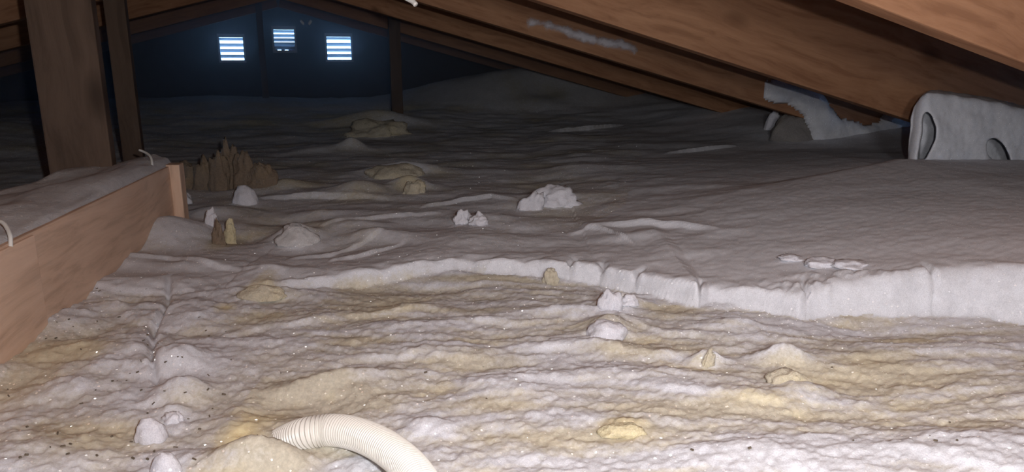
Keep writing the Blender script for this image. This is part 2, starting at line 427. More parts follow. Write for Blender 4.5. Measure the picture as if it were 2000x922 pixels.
# far left and middle: rumpled
mid = behind*(1-sstep(RR, .25, .62))*sstep(FF, .8, 1.1)
Z = Z + mid*(.005*fbm(RR*4, FF*6, 3, 51)+.0018*fbm(RR*11, FF*14, 3, 52))
Z = Z + behind*right_w*(.0022*fbm(RR*5, FF*6, 3, 61)) + behind*.0006*fine
farw = sstep(FF, 1.9, 2.6); Z = Z + farw*.007*fbm(RR*2, FF*3, 3, 71)
# left: wool rises to the beam, snow slope beside it
bump(330, 470, 90, 40, .9); bump(300, 560, 130, 16, .5); bump(240, 520, 60, 14, .8)
bump(60, 640, 110, 18, .8); bump(180, 680, 150, 12, .5); bump(420, 430, 60, 16, .9)
bump(60, 900, 160, 22, .6); bump(230, 600, 40, 14, .6); bump(150, 560, 70, 16, .7)
bump(345, 705, 50, 30, .9, p=2.5); bump(350, 768, 50, 34, .8, p=2.5); bump(340, 800, 30, 12, .8); bump(75, 600, 26, 22, .8, p=3)
bump(360, 530, 60, 10, .5); bump(530, 545, 60, 10, .5); bump(540, 575, 60, 14, .4); bump(590, 500, 60, -10, .8)
bump(700, 500, 120, -12, .8)
bump(590, 860, 50, 10, .5, rot=.3); bump(525, 900, 75, 46, .42, p=2.6); bump(440, 905, 90, 20, .5); bump(460, 840, 40, 10, 1.0)
bump(620, 790, 110, -16, .5, rot=-.25); bump(650, 745, 120, 22, .22, rot=.35); bump(470, 800, 30, 10, 2.0)
bump(830, 835, 60, 22, .6); bump(700, 905, 70, 6, .5); bump(1220, 832, 45, 10, .5, p=3)
bump(1190, 640, 45, 30, .7); bump(1215, 600, 40, 24, .6); bump(1190, 680, 60, 16, .5); bump(1090, 612, 60, 10, .4)
bump(1530, 700, 46, 34, .6); bump(1570, 760, 50, 18, .6); bump(1380, 705, 26, 26, .6); bump(1300, 730, 120, 10, .3)
bump(800, 605, 60, 12, .4); bump(900, 700, 90, 12, .35); bump(1000, 760, 90, 12, .35); bump(830, 560, 120, -10, .3)
bump(1430, 640, 60, 14, .4); bump(1700, 640, 120, -14, .4); bump(1750, 760, 220, -14, .45); bump(1900, 880, 150, 16, .5); bump(1500, 880, 160, 10, .5)
ridge([(560, 640), (660, 622), (760, 612), (830, 606), (900, 618)], 10, .05)
ridge([(400, 665), (520, 640), (640, 632)], 8, .03); ridge([(700, 655), (820, 640), (960, 632), (1100, 640)], 8, .04)
ridge([(1100, 625), (1190, 622), (1300, 655), (1420, 668), (1500, 660)], 10, .04)
ridge([(1000, 690), (1150, 678), (1290, 700), (1370, 690), (1480, 676)], 9, .04)
ridge([(620, 720), (740, 700), (880, 690), (1000, 700)], 8, .05); ridge([(900, 760), (1050, 742), (1200, 744)], 8, .04)
ridge([(1250, 760), (1400, 772), (1600, 800)], 8, .05); ridge([(1600, 700), (1800, 690), (2000, 700)], 7, .05)
ridge([(200, 520), (330, 515), (430, 535), (560, 548)], 10, .05)
# mid-distance features
ridge([(1145, 447), (1250, 449), (1330, 455), (1405, 466)], 14, .03, .008, z=-.288, rough=.002)
ridge([(1300, 300), (1370, 294), (1440, 288)], 8, .05, z=-.285, rough=.002); ridge([(1070, 264), (1150, 261), (1220, 256)], 8, .06, z=-.30)
ridge([(1110, 480), (1150, 470), (1185, 480), (1240, 510)], 8, .03); ridge([(640, 525), (720, 510), (790, 490)], 8, .08)
ridge([(560, 520), (640, 510), (760, 470)], 7, .1); ridge([(820, 420), (900, 405), (960, 402), (1010, 410)], 8, .06)
ridge([(620, 460), (740, 440), (860, 430)], 8, .08); ridge([(500, 400), (620, 395), (760, 400)], 10, .1)
for a in ((575, 470, 42, 26, .7), (735, 475, 60, 14, .5), (560, 375, 60, 16, .7), (700, 385, 50, 20, .7), (800, 375, 40, 22, .7), (790, 345, 75, 22, .5), (690, 300, 22, 16, .9),
          (640, 300, 70, 10, .7), (740, 258, 70, 22, .5), (690, 455, 60, 8, .6), (620, 430, 70, 9, .5), (470, 470, 60, -14, .9), (560, 440, 60, -10, .9), (860, 455, 90, -8, .8),
          (1070, 402, 90, 10, .7), (1130, 345, 60, 8, .6), (950, 445, 70, 10, .7), (1050, 470, 70, -6, .7), (1240, 495, 60, 8, .5)):
    bump(*a)
Z = Z + .006*np.clip(fbm(RR*55, FF*45, 3, 88), -.1, 1)*np.exp(-(((RR-to_rf(on_z(1610, 512, -.25))[0])/.09)**2+((FF-to_rf(on_z(1610, 512, -.25))[1])/.035)**2)**1.5)
# eave side: snow rises to the rafters
zr = .25-PIT*np.abs(X)
Z = Z + .045*sstep(X, 1.35, 1.9)*sstep(Yw, 1.9, 2.3)*(1-.3*sstep(Yw, 2.6, 3.4))*(1-sstep(FF, 3.2, 3.9))
def mound(x0, y0, sx, sy, h, p=2.2):
    global Z
    Z = Z + h*np.exp(-(np.abs((X-x0)/sx)**p+np.abs((Yw-y0)/sy)**p))
mound(1.10, 3.72, .42, .22, .13); mound(1.55, 3.66, .50, .24, .12); mound(.72, 3.9, .30, .22, .06); mound(2.2, 3.4, .6, .5, .10); mound(1.25, 3.55, .10, .09, -.05)
mound(2.3, 2.3, .5, .7, .06)
mound(-1.35, 2.9, .7, .5, .085); mound(-.55, 3.9, .9, .4, .05); mound(.55, 3.3, .35, .2, .02)
# snow crack lines through the ledge
for u in (1112, 1172, 1242, 1366, 1574, 1820):
    rr = np.interp(u, [p[0] for p in LEDGE], lr)+.010*fbm(FF*25, FF*0+u, 2)
    near_l = np.exp(-(np.maximum(np.abs(dL-.012)-.012, 0)/.018)**2)
    Z = Z - .010*np.exp(-((RR-rr-(dL*.25))/.0035)**2)*near_l*behind
Z = Z + .004*fbm(RR*26, FF*26, 3, 81)*np.exp(-((dL-.01)/.03)**2)*behind
# dark crack in the wool at the left
ck_r, ck_f = line_px([(332, 550), (326, 600), (300, 640), (296, 700), (305, 745)])
o_ = np.argsort(ck_f); rr = np.interp(FF, ck_f[o_], ck_r[o_])
Z = Z - .009*np.exp(-((RR-rr)/.004)**2)*sstep(FF, ck_f.min()-.02, ck_f.min()+.03)*(1-sstep(FF, ck_f.max()-.03, ck_f.max()+.02))
Z = np.minimum(Z, np.maximum(roof_z(X)-.02, -.41))

# frost cover (1) and bare wool (0), plus clean yellow wool
frost = .62+.55*band+.40*np.clip(str_, -1, 1)+.25*lump
frost = np.where(RR < -.25, .66+.45*lump+.2*band, frost)
frost = frost*isfront + behind*(1.15+0*frost)
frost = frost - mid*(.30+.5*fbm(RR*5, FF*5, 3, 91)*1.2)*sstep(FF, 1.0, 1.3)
yel = np.zeros_like(frost)
def patch(u, v, wu, wv, s, y=0, rot=0):
    """bare or snowy area on the ground, pixel half sizes"""
    global frost, yel
    q = on_z(u, v, FLOOR); r0, f0 = to_rf(q); m = depth(q)/F_PX
    q2 = on_z(u, v-1, FLOOR); mf = abs(to_rf(q2)[1]-f0)
    a = (RR-r0)/(wu*m); b = (FF-f0)/(wv*mf)
    if rot: c, s_ = math.cos(rot), math.sin(rot); a, b = a*c+b*s_, -a*s_+b*c
    e = np.exp(-(a*a+b*b)**1.3); frost = frost+s*e; yel = np.clip(yel+y*e, 0, 1)
for a in ((650, 780, 110, 48, -1.1), (540, 870, 110, 40, -1.0), (470, 860, 38, 34, -1.0, 1.0), (510, 815, 50, 18, -.7, .6), (510, 565, 34, 16, -1.2, .25), (520, 620, 70, 12, -.7, .15), (440, 607, 26, 8, -.8, .6),
          (120, 690, 120, 22, -.8, .35), (60, 740, 90, 40, -.5, .1), (150, 850, 140, 40, -.6, .25), (30, 660, 40, 14, -.6, .2), (330, 900, 60, 30, .4), (1215, 833, 50, 16, -1, .65), (1150, 860, 220, 16, -.7, .15), (1300, 800, 160, 22, -.7, .05),
          (1250, 690, 100, 10, -.9), (1310, 610, 60, 14, -.9, .15), (1000, 790, 100, 20, -.6, .1), (1750, 740, 180, 45, -.9, .1), (1780, 665, 60, 8, -.6, .35), (1700, 705, 50, 12, -.4, .25), (1660, 620, 30, 8, -.8), (1480, 780, 90, 20, -.7, .1),
          (1900, 830, 90, 16, -.7, .05), (1560, 640, 120, 12, .7), (1350, 700, 60, 12, .3), (830, 835, 60, 22, 1.0), (700, 905, 90, 22, 1.0), (960, 545, 90, 6, -1.0, .1), (960, 610, 120, 6, -.5), (700, 668, 80, 8, -.7, .15), (900, 672, 100, 5, -.5, .05),
          (350, 720, 60, 60, 1.3), (350, 620, 40, 60, .5), (330, 830, 50, 30, .7), (300, 560, 130, 22, .5), (450, 560, 60, 12, .4), (80, 600, 40, 20, .4), (1150, 700, 130, 30, .6), (1000, 740, 120, 30, .4), (1250, 900, 300, 16, .8), (1600, 880, 240, 25, .9), (1950, 890, 120, 20, .9), (1100, 800, 120, 18, .3),
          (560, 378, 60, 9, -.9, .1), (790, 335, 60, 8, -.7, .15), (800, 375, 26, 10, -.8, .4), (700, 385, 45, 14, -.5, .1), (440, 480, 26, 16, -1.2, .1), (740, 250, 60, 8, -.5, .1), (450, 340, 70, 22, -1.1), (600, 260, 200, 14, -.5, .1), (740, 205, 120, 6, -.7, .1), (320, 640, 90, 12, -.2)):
    patch(*a)
frost = frost + .0*fine
Xf, Yf, Zf = X.ravel(), Yw.ravel(), Z.ravel()
co = np.stack([Xf, Yf, Zf], 1).astype(np.float32)
idx = np.arange(rows*cols).reshape(rows, cols)
quads = np.stack([idx[:-1, :-1], idx[:-1, 1:], idx[1:, 1:], idx[1:, :-1]], -1).reshape(-1, 4)
qc = lambda A: (A[:-1, :-1]+A[1:, 1:])/2
qR, qF, qdL, qX, qY = (qc(A).ravel() for A in (RR, FF, dL, X, Yw))
inside = (np.abs(qX) < 2.68) & (qY < GY-.03) & (qY > -1.0)
# smooth normals of the whole ground, kept on every piece so that the joins do not show
e1 = np.gradient(np.stack([X, Yw, Z], -1), axis=1); e2 = np.gradient(np.stack([X, Yw, Z], -1), axis=0)
nrm = np.cross(e1, e2); nrm /= np.linalg.norm(nrm, axis=-1, keepdims=True); nrm = nrm.reshape(-1, 3).astype(np.float32)
def ground_piece(name, sel, mat, parent=None, origin=None):
    q = quads[sel]; used, inv = np.unique(q, return_inverse=True); inv = inv.reshape(-1, 4)
    me = bpy.data.meshes.new(name); nv, nf = len(used), len(q)
    me.vertices.add(nv); c = co[used]
    if origin is not None: c = c-np.array(origin, dtype=np.float32)
    me.vertices.foreach_set('co', c.ravel())
    me.loops.add(nf*4); me.loops.foreach_set('vertex_index', inv.ravel().astype(np.int32))
    me.polygons.add(nf); me.polygons.foreach_set('loop_start', np.arange(0, nf*4, 4, dtype=np.int32))
    me.update(calc_edges=True); me.validate()
    me.polygons.foreach_set('use_smooth', np.ones(nf, bool))
    for nm, arr in (('frost', frost), ('yellow', yel)):
        at = me.attributes.new(nm, 'FLOAT', 'POINT'); at.data.foreach_set('value', arr.ravel()[used].astype(np.float32))
    me.normals_split_custom_set_from_vertices([tuple(v) for v in nrm[used]])
    me.materials.append(mat)
    o = bpy.data.objects.new(name, me); COL.objects.link(o)
    if origin is not None and parent is None: o.location = origin
    if parent: o.parent = parent
    return o
split_r = np.interp(qF, [.5, 1.0, 1.4, 2.0, 3.2, 5], [-.10, -.06, .22, .35, .60, .9])   # left edge of the clean snow
blanket = inside & (qdL > -.003) & (qR > split_r)
front = inside & (qdL <= -.003)
rest = inside & ~blanket & ~front
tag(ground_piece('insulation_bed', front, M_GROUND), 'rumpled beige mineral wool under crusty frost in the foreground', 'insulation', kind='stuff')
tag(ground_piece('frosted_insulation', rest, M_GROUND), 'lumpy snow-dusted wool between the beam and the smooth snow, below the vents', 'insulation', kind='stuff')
sb_o = (1.2, 1.2, FLOOR-.05)
sb = tag(empty('snow_blanket', sb_o), 'thick smooth grey-white snow blanket with a broken front edge, right half of the floor', 'snow')
cuts_u = [430, 830, 1112, 1172, 1242, 1366, 1574, 1820, 2300]
cut_r = np.interp(cuts_u, [p[0] for p in LEDGE], lr); cut_r[-1] = 9; cut_r[0] = -9
edge = blanket & (qdL < .045)
for a, b in zip(cut_r[:-1], cut_r[1:]):
    s_ = edge & (qR-qdL*.25 >= a) & (qR-qdL*.25 < b)
    if s_.sum() > 20: ground_piece('ledge_block', s_, M_SNOW, sb, origin=sb_o)
ground_piece('snow_sheet', blanket & ~edge, M_SNOW, sb, origin=sb_o)
def ground_z(x, y):
    r, f = to_rf((x, y)); i = np.interp(f, fr, np.arange(rows)); j = np.interp(r/f, tn, np.arange(cols))
    i, j = int(min(i, rows-2)), int(min(j, cols-2)); return float(Z[i:i+2, j:j+2].mean())
def on_ground(u, v):
    p = on_z(u, v, FLOOR)
    for _ in range(12): p = on_z(u, v, .5*p.z+.5*ground_z(p.x, p.y))
    return p

# ------------------------------------------------------------------ wooden beam at the left with its frosted cover
r0 = tag(empty('wooden_beam', on_z(180, 440, FLOOR)), 'orange planed wooden beam on edge at the left, rising out of the frosted wool', 'beam')
TOPZ = -.192
a = on_z(-330, 640, TOPZ); b = on_z(333, 324, TOPZ)
ax = (b-a).normalized(); side = Vector((ax.y, -ax.x, 0)).normalized()     # toward the lens side
a = a-Vector((0, 0, .135)); b2 = b-Vector((0, 0, .135))
plank('board', a-side*.011, b2-side*.011, .022, .135, M_BEAM, r0, side=(0, 0, 1), bevel=.002)
# end post of the beam and joint cleat near the lens
def upright(name, u, v, w, t, h, mat, parent, zoff=0):
    p = on_z(u, v, TOPZ); p = p-side*.006
    bm = box_bm(bmesh.new(), (-w/2, -t/2, -h), (w/2, t/2, 0), bevel=.0025)
    bmesh.ops.transform(bm, matrix=Matrix.Rotation(math.radians(90), 4, 'Y'), verts=bm.verts)
    o = obj_bm(name, bm, mat, parent)
    m = Matrix((ax, -side, Vector((0, 0, 1)))).transposed().to_4x4(); m.translation = p+Vector((0, 0, zoff))
    o.matrix_local = Matrix.Translation(-Vector(parent.location)) @ m @ Matrix.Rotation(math.radians(-90), 4, 'Y')
    return o
c45 = on_z(48, 454, TOPZ); t45 = (Vector((c45.x, c45.y, 0))-Vector((a.x, a.y, 0))).dot(ax)
plank('overlap_board', a+side*.0005, a+ax*t45+side*.0005, .005, .132, M_BEAM, r0, side=(0, 0, 1), bevel=.0015)
upright('end_cleat', 341, 323, .030, .036, .12, M_BEAM, r0, .003)
# frosted strip of insulation lying along the back of the beam
ns, nt_ = 150, 34
vs = []; S = np.linspace(0, 1, ns)[:, None]*np.ones((1, nt_)); Tt = np.ones((ns, 1))*np.linspace(0, 1, nt_)[None]
A0 = Vector((a.x, a.y, TOPZ)); L = (b-a).length; L = (b2-a).length
hh = .012*np.sin(np.pi*np.clip(Tt*1.05, 0, 1))**.5 + .005*fbm(S*5, Tt*3, 3, 5) + .006*np.sin(Tt*math.pi*2.4+2*fbm(S*3, Tt*0, 2, 9))*(Tt > .05) - .07*sstep(Tt, .72, 1)**1.3
wid = .27-.11*S
for i in range(ns):
    for j in range(nt_):
        p = A0+ax*(float(S[i, j])*(L+.03)-.0)-side*(.0025+float(Tt[i, j]*wid[i, j])); vs.append((p.x, p.y, TOPZ+.001+float(hh[i, j])*(1 if j else 0)+(.0 if j else -.004)))
fcs = [(i*nt_+j, i*nt_+j+1, (i+1)*nt_+j+1, (i+1)*nt_+j) for i in range(ns-1) for j in range(nt_-1)]
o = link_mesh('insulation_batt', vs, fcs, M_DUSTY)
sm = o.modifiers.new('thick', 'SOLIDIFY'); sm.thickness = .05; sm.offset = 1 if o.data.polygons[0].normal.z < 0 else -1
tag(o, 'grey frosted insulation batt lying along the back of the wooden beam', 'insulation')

# ------------------------------------------------------------------ loops of white cable behind the beam
def cable(px, rad, lab, mat=M_CABLE, name='cable'):
    v, f = tube_mesh(spline(px, 30), rad, 10); return tag(link_mesh(name, v, f, mat), lab, 'cable')
def tz(u, v, dz): p = on_z(u, v, TOPZ); return p
def dn(u, v, y): return on_y(u, v, y)
p = on_z(20, 474, TOPZ); cable([dn(-14, 432, p.y+.03), dn(4, 434, p.y+.025), dn(14, 446, p.y+.015), dn(20, 462, p.y+.004), dn(21, 482, p.y-.002)], .0022, 'white cable end hooked over the beam at the left picture edge')
p = on_z(297, 334, TOPZ); cable([dn(272, 293, p.y+.05), dn(284, 298, p.y+.04), dn(293, 305, p.y+.025), dn(297, 318, p.y+.01), dn(297, 340, p.y)], .0022, 'white cable end hooked over the far end of the beam')
cable([on_y(770, -22, .95), on_y(790, -6, .95), on_y(806, 3, .94), on_y(812, 9, .935)], .0032, 'pale stub of cable hanging from the roof at the top edge')

# ------------------------------------------------------------------ corrugated hose
path = [(470, 915, -.36), (515, 888, -.338), (556, 862, -.316), (600, 846, -.301), (650, 840, -.297), (700, 849, -.293), (748, 871, -.288), (792, 905, -.284), (822, 944, -.281), (848, 1000, -.279), (868, 1080, -.277)]
cp = spline([on_z(*q) for q in path], 900)
pitch = .0030; rad = []; s = 0
for i, q in enumerate(cp):
    if i: s += (cp[i]-cp[i-1]).length
    ph = s/pitch*2*math.pi; rad.append(.0127+.00062*(math.tanh(1.6*math.cos(ph))))
# resample so that every rib has rings
tot = s; n = int(tot/pitch*7)
cum = [0]
for i in range(1, len(cp)): cum.append(cum[-1]+(cp[i]-cp[i-1]).length)
cumn = np.array(cum); cpa = np.array(cp); ss = np.linspace(0, tot, n)
cps = np.stack([np.interp(ss, cumn, cpa[:, k]) for k in range(3)], 1)
rad = .0122+.0012*np.tanh(1.8*np.cos(ss/pitch*2*np.pi))
v, f = tube_mesh(cps, list(rad), 32)
hose = tag(link_mesh('corrugated_hose', v, f, M_HOSE), 'cream corrugated plastic hose arching out of the wool at the bottom', 'hose')

# ------------------------------------------------------------------ clumps
ico = None
def clump(name, u, v, w, h, mat, label, cat, group=None, df=.8, seed=0, rough=.22, sq=2.0, lean=0, sub=4, spiky=0, sink=.25, fz=4.0, yaw=0):
    """irregular lump: w, h = pixel width and height where it stands; its base sinks into the ground"""
    p = on_ground(u, v); m = depth(p)/F_PX; W = w*m/2; H = h*m
    bm = bmesh.new(); bmesh.ops.create_icosphere(bm, subdivisions=sub, radius=1)
    off = Vector((seed*7.13, seed*3.7, seed*1.9))
    for vt in bm.verts:
        c = vt.co.copy(); n_ = mnoise.fractal(c*1.3+off, 1, 2, 4)*rough*1.6+mnoise.noise(c*fz+off)*rough*.45
        if spiky: n_ += spiky*max(0, mnoise.noise(Vector((c.x*5, c.y*5, c.z*1.1))+off))
        c *= 1+n_
        z = c.z
        vt.co = Vector((c.x*W+lean*max(z, 0)*W, c.y*W*df, z*H if z > 0 else z*H*sink))
    bmesh.ops.rotate(bm, verts=bm.verts, cent=(0, 0, 0), matrix=Matrix.Rotation(-YAW+yaw, 3, 'Z'))
    o = obj_bm(name, bm, mat, smooth=True, loc=(p.x, p.y, p.z-.0005))
    return tag(o, label, cat, group)
G = 'loose snow clumps'
clump('snow_clump', 325, 928, 60, 52, M_CLUMP, 'bright white snow ball at the bottom edge, left of the hose', 'snow clump', G, seed=1, rough=.07)
clump('snow_clump', 296, 856, 62, 42, M_CLUMP, 'white snow ball above the one at the bottom edge', 'snow clump', G, seed=2, rough=.09)
clump('snow_clump', 338, 822, 44, 20, M_CLUMP, 'flattened snow lump behind the two snow balls at lower left', 'snow clump', G, seed=3, rough=.2)
clump('snow_clump', 480, 396, 50, 34, M_CLUMP, 'rounded pale snow ball in front of the brown fibre tuft', 'snow clump', G, seed=2, rough=.08)
clump('snow_clump', 413, 440, 24, 34, M_CLUMP, 'small upright snow lump left of the torn yellow wool', 'snow clump', G, seed=5, rough=.2, lean=.3)
clump('snow_clump', 86, 600, 48, 30, M_CLUMP, 'white snow lump against the near end of the beam', 'snow clump', G, seed=6, rough=.22)
for i, (u, v, w, h, sd, ln, lab) in enumerate([(1034, 408, 46, 34, 7, .5, 'steep left piece of the split snow chunk in mid floor'), (1082, 398, 92, 32, 8, .1, 'broad tilted snow chunk, largest in mid floor')]):
    clump('snow_chunk', u, v, w, h, M_CLUMP, lab, 'snow clump', G, seed=sd, rough=.26, lean=ln, df=.6, fz=6)
clump('snow_chunk', 905, 434, 34, 22, M_CLUMP, 'small pointed snow chunk, left of a close pair in mid floor', 'snow clump', G, seed=9, rough=.3, df=.7)
clump('snow_chunk', 937, 438, 40, 20, M_CLUMP, 'small crumbly snow chunk, right of a close pair in mid floor', 'snow clump', G, seed=10, rough=.34, df=.7)
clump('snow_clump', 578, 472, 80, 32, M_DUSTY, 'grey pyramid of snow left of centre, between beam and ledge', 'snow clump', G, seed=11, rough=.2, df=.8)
clump('snow_clump', 1192, 600, 44, 34, M_CLUMP, 'crumbly snow lump fallen in front of the ledge', 'snow clump', G, seed=12, rough=.2, fz=4)
clump('snow_clump', 1228, 592, 36, 18, M_CLUMP, 'small snow lump beside the crumbly one under the ledge', 'snow clump', G, seed=13, rough=.2, fz=4)
clump('snow_clump', 1182, 655, 84, 30, M_CLUMP, 'upright frosted lump standing in the foreground, centre right', 'snow clump', G, seed=14, rough=.16, lean=.1, fz=4)
clump('snow_clump', 1546, 505, 50, 9, M_CLUMP, 'left crumb of rough snow on the smooth blanket above the ledge', 'snow clump', G, seed=15, rough=.2, fz=5)
clump('snow_clump', 1604, 516, 66, 13, M_CLUMP, 'middle crumb of rough snow on the smooth blanket above the ledge', 'snow clump', G, seed=16, rough=.2, fz=5)
clump('snow_clump', 1662, 518, 80, 11, M_CLUMP, 'right crumb of rough snow on the smooth blanket above the ledge', 'snow clump', G, seed=17, rough=.2, fz=5)
clump('wool_clump', 449, 474, 26, 46, M_YELLOW, 'torn wedge of clean yellow wool standing in the snow', 'insulation clump', 'loose wool clumps', seed=20, rough=.2, lean=.3, df=.5)
clump('wool_clump', 428, 476, 24, 40, M_BROWN, 'brown wool beside the yellow wedge', 'insulation clump', 'loose wool clumps', seed=21, rough=.3, df=.8)
clump('wool_clump', 1216, 846, 96, 22, M_YELLOW, 'pale yellow wool lump in the foreground right of centre', 'insulation clump', 'loose wool clumps', seed=22, rough=.14, df=.4, fz=5)
clump('wool_clump', 1383, 712, 24, 32, M_WOOL, 'curled upright tuft of beige wool in the foreground, right', 'insulation clump', 'loose wool clumps', seed=23, rough=.3, lean=.5, df=.5)
clump('wool_clump', 1536, 746, 84, 26, M_WOOL, 'beige wool heap half covered with frost, lower right', 'insulation clump', 'loose wool clumps', seed=24, rough=.17, df=.6)
clump('wool_clump', 512, 580, 92, 26, M_WOOL, 'brown-yellow wool hump at the left end of the snow ledge', 'insulation clump', 'loose wool clumps', seed=25, rough=.13, df=.5)
clump('wool_clump', 1078, 552, 30, 28, M_WOOL, 'small beige wool tip poking through a notch of the snow ledge', 'insulation clump', 'loose wool clumps', seed=26, rough=.3, df=.4)
clump('wool_clump', 770, 345, 110, 24, M_WOOL, 'flat lens of bare wool lying on dark snow, mid distance', 'insulation clump', 'loose wool clumps', seed=27, rough=.15, df=.6)
clump('wool_clump', 805, 378, 44, 24, M_WOOL, 'folded yellowish wool flake below the flat lens of wool', 'insulation clump', 'loose wool clumps', seed=28, rough=.3, df=.6, lean=.3)
clump('wool_clump', 737, 262, 110, 26, M_WOOL, 'low beige wool heap far back below the right vent', 'insulation clump', 'loose wool clumps', seed=29, rough=.25, df=.6)
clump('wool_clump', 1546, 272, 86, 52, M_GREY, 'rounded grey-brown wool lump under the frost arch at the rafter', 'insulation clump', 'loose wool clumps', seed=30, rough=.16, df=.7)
clump('snow_clump', 1505, 252, 26, 42, M_CLUMP, 'pale snow tongue on the left of the rounded brown lump', 'snow clump', G, seed=31, rough=.2, lean=.8, df=.6)
clump('snow_clump', 352, 398, 50, 52, M_CLUMP, 'snow wedge against the far end of the beam', 'snow clump', G, seed=32, rough=.25, lean=-.5)
# ragged fibre tuft beyond the beam end: separate torn flakes
ft = tag(empty('wool_tuft', on_ground(430, 372)), 'ragged brown upright tuft of fibre wool beyond the beam end', 'insulation clump')
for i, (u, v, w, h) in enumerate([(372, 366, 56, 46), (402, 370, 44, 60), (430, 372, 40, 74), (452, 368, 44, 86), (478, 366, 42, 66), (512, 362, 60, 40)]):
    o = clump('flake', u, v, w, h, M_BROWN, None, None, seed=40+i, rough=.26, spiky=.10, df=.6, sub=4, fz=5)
    o.parent = ft; o.location = Vector(o.location)-Vector(ft.location)

# ------------------------------------------------------------------ snow stuck on the second rafter face
M_FROST, _nt, _bs = new_mat('thin_frost')
_bs.inputs['Base Color'].default_value = (.62, .60, .64, 1); _bs.inputs['Roughness'].default_value = .9; _bs.inputs['Specular IOR Level'].default_value = .1
_g = N(_nt, 'ShaderNodeNewGeometry'); _n = noise_tex(_nt, _g.outputs['Position'], 90, 6, .7); _at = N(_nt, 'ShaderNodeAttribute', attribute_name='cover')
_nt.links.new(ramp(_nt, math_n(_nt, 'ADD', _at.outputs['Fac'], math_n(_nt, 'MULTIPLY', math_n(_nt, 'SUBTRACT', _n.outputs[0], .5), .7)), [(.1, (0, 0, 0)), (.9, (.9, .9, .9))]), _bs.inputs['Alpha'])
def plaster(name, poly, y, thick, label, mat=M_SNOW, soft=.02, seed=0, step=.006, cat='snow', nz=.35):
    P = [on_y(u, v, y) for u, v in poly]; px = np.array([(q.x, q.z) for q in P])
    x0, z0 = px.min(0)-.01; x1, z1 = px.max(0)+.01
    nx, nz_ = int((x1-x0)/step)+2, int((z1-z0)/step)+2
    gx, gz = np.meshgrid(np.linspace(x0, x1, nx), np.linspace(z0, z1, nz_), indexing='ij')
    d = np.full(gx.shape, 9.0); ins = np.zeros(gx.shape, bool)
    for i in range(len(px)):
        a, b = px[i], px[(i+1) % len(px)]; e = b-a; t = np.clip(((gx-a[0])*e[0]+(gz-a[1])*e[1])/(e@e), 0, 1)
        d = np.minimum(d, np.hypot(gx-a[0]-t*e[0], gz-a[1]-t*e[1]))
        c = ((a[1] > gz) != (b[1] > gz)) & (gx < (b[0]-a[0])*(gz-a[1])/(b[1]-a[1]+1e-12)+a[0]); ins ^= c
    sd = np.where(ins, d, -d)+soft*nz*fbm(gx*40, gz*40, 3, seed)
    t = thick*np.sqrt(np.clip(sd/soft, 0, 1))*(1+.25*fbm(gx*12, gz*12, 3, seed+3)) - .002*(sd <= 0)
    vs = []; fs = []; cov = []; ids = -np.ones(gx.shape, int); keep = sd > -step*1.2
    for i in range(nx):
        for j in range(nz_):
            if keep[i, j]: ids[i, j] = len(vs); cov.append(float(np.clip(sd[i, j]/(soft*1.2), 0, 1))); vs.append((gx[i, j], y-max(t[i, j], -.0015), gz[i, j]))
    for i in range(nx-1):
        for j in range(nz_-1):
            q = (ids[i, j], ids[i+1, j], ids[i+1, j+1], ids[i, j+1])
            if min(q) >= 0: fs.append(q)
    c = Vector(np.mean(np.array(vs), 0)); vs = [tuple(Vector(q)-c) for q in vs]
    o = link_mesh(name, vs, fs, mat, loc=c); at_ = o.data.attributes.new('cover', 'FLOAT', 'POINT'); at_.data.foreach_set('value', cov)
    if mat is M_FROST: return tag(o, label, cat)
    sm_ = o.modifiers.new('thick', 'SOLIDIFY'); sm_.thickness = .002; sm_.offset = -1
    return tag(o, label, cat)
plaster('frost_streak', [(1022, 40), (1034, 33), (1070, 38), (1120, 52), (1165, 66), (1215, 74), (1240, 84), (1247, 98), (1240, 108), (1200, 98), (1140, 88), (1090, 66), (1050, 55), (1030, 58)], 2.046, .004, 'long streak of frost on the face of a rafter, upper centre', mat=M_FROST, soft=.016, seed=3, step=.005)
plaster('frost_arch', [(1497, 160), (1530, 158), (1600, 172), (1618, 205), (1640, 232), (1665, 238), (1692, 246), (1712, 243), (1738, 212), (1790, 214), (1800, 300), (1700, 300), (1595, 300), (1585, 262), (1572, 226), (1540, 200), (1512, 202), (1494, 190)], 2.046, .022, 'thick frost curving down the rafter to the snow, left of the hump', soft=.022, seed=5, step=.006, nz=.15)

# ------------------------------------------------------------------ frosted hump with two openings at the right
HY = 1.30
def hp(u, v, y=HY): return on_y(u, v, y)
prof = [(1772, 318), (1774, 290), (1776, 262), (1778, 235), (1784, 210), (1797, 192), (1812, 182), (1845, 183), (1890, 190), (1940, 197), (2000, 212), (2080, 226), (2150, 238)]
q0 = hp(1772, 320); q1 = hp(2150, 240)
def solid(name, verts, faces):
    me = bpy.data.meshes.new(name); me.from_pydata(verts, [], faces); me.update(); o = bpy.data.objects.new(name, me); COL.objects.link(o); return o
def prism(px_front, y0, y1, name):
    """side outline swept backward from y0 to y1"""
    A = [on_y(u, v, HY) for u, v in px_front]; n = len(A)
    vs = [(p.x, y0, p.z) for p in A]+[(p.x, y1, p.z) for p in A]
    fs = [tuple(range(n)), tuple(range(2*n-1, n-1, -1))]+[(i, i+n, (i+1) % n+n, (i+1) % n) for i in range(n)]
    bm = bmesh.new(); vv = [bm.verts.new(v) for v in vs]
    for f_ in fs: bm.faces.new([vv[i] for i in f_])
    bmesh.ops.recalc_face_normals(bm, faces=bm.faces); bmesh.ops.triangulate(bm, faces=bm.faces)
    me = bpy.data.meshes.new(name); bm.to_mesh(me); bm.free(); o = bpy.data.objects.new(name, me); COL.objects.link(o); return o
body = prism(prof+[(2150, 370), (1764, 370)], HY-.035, HY+.105, 'b0')
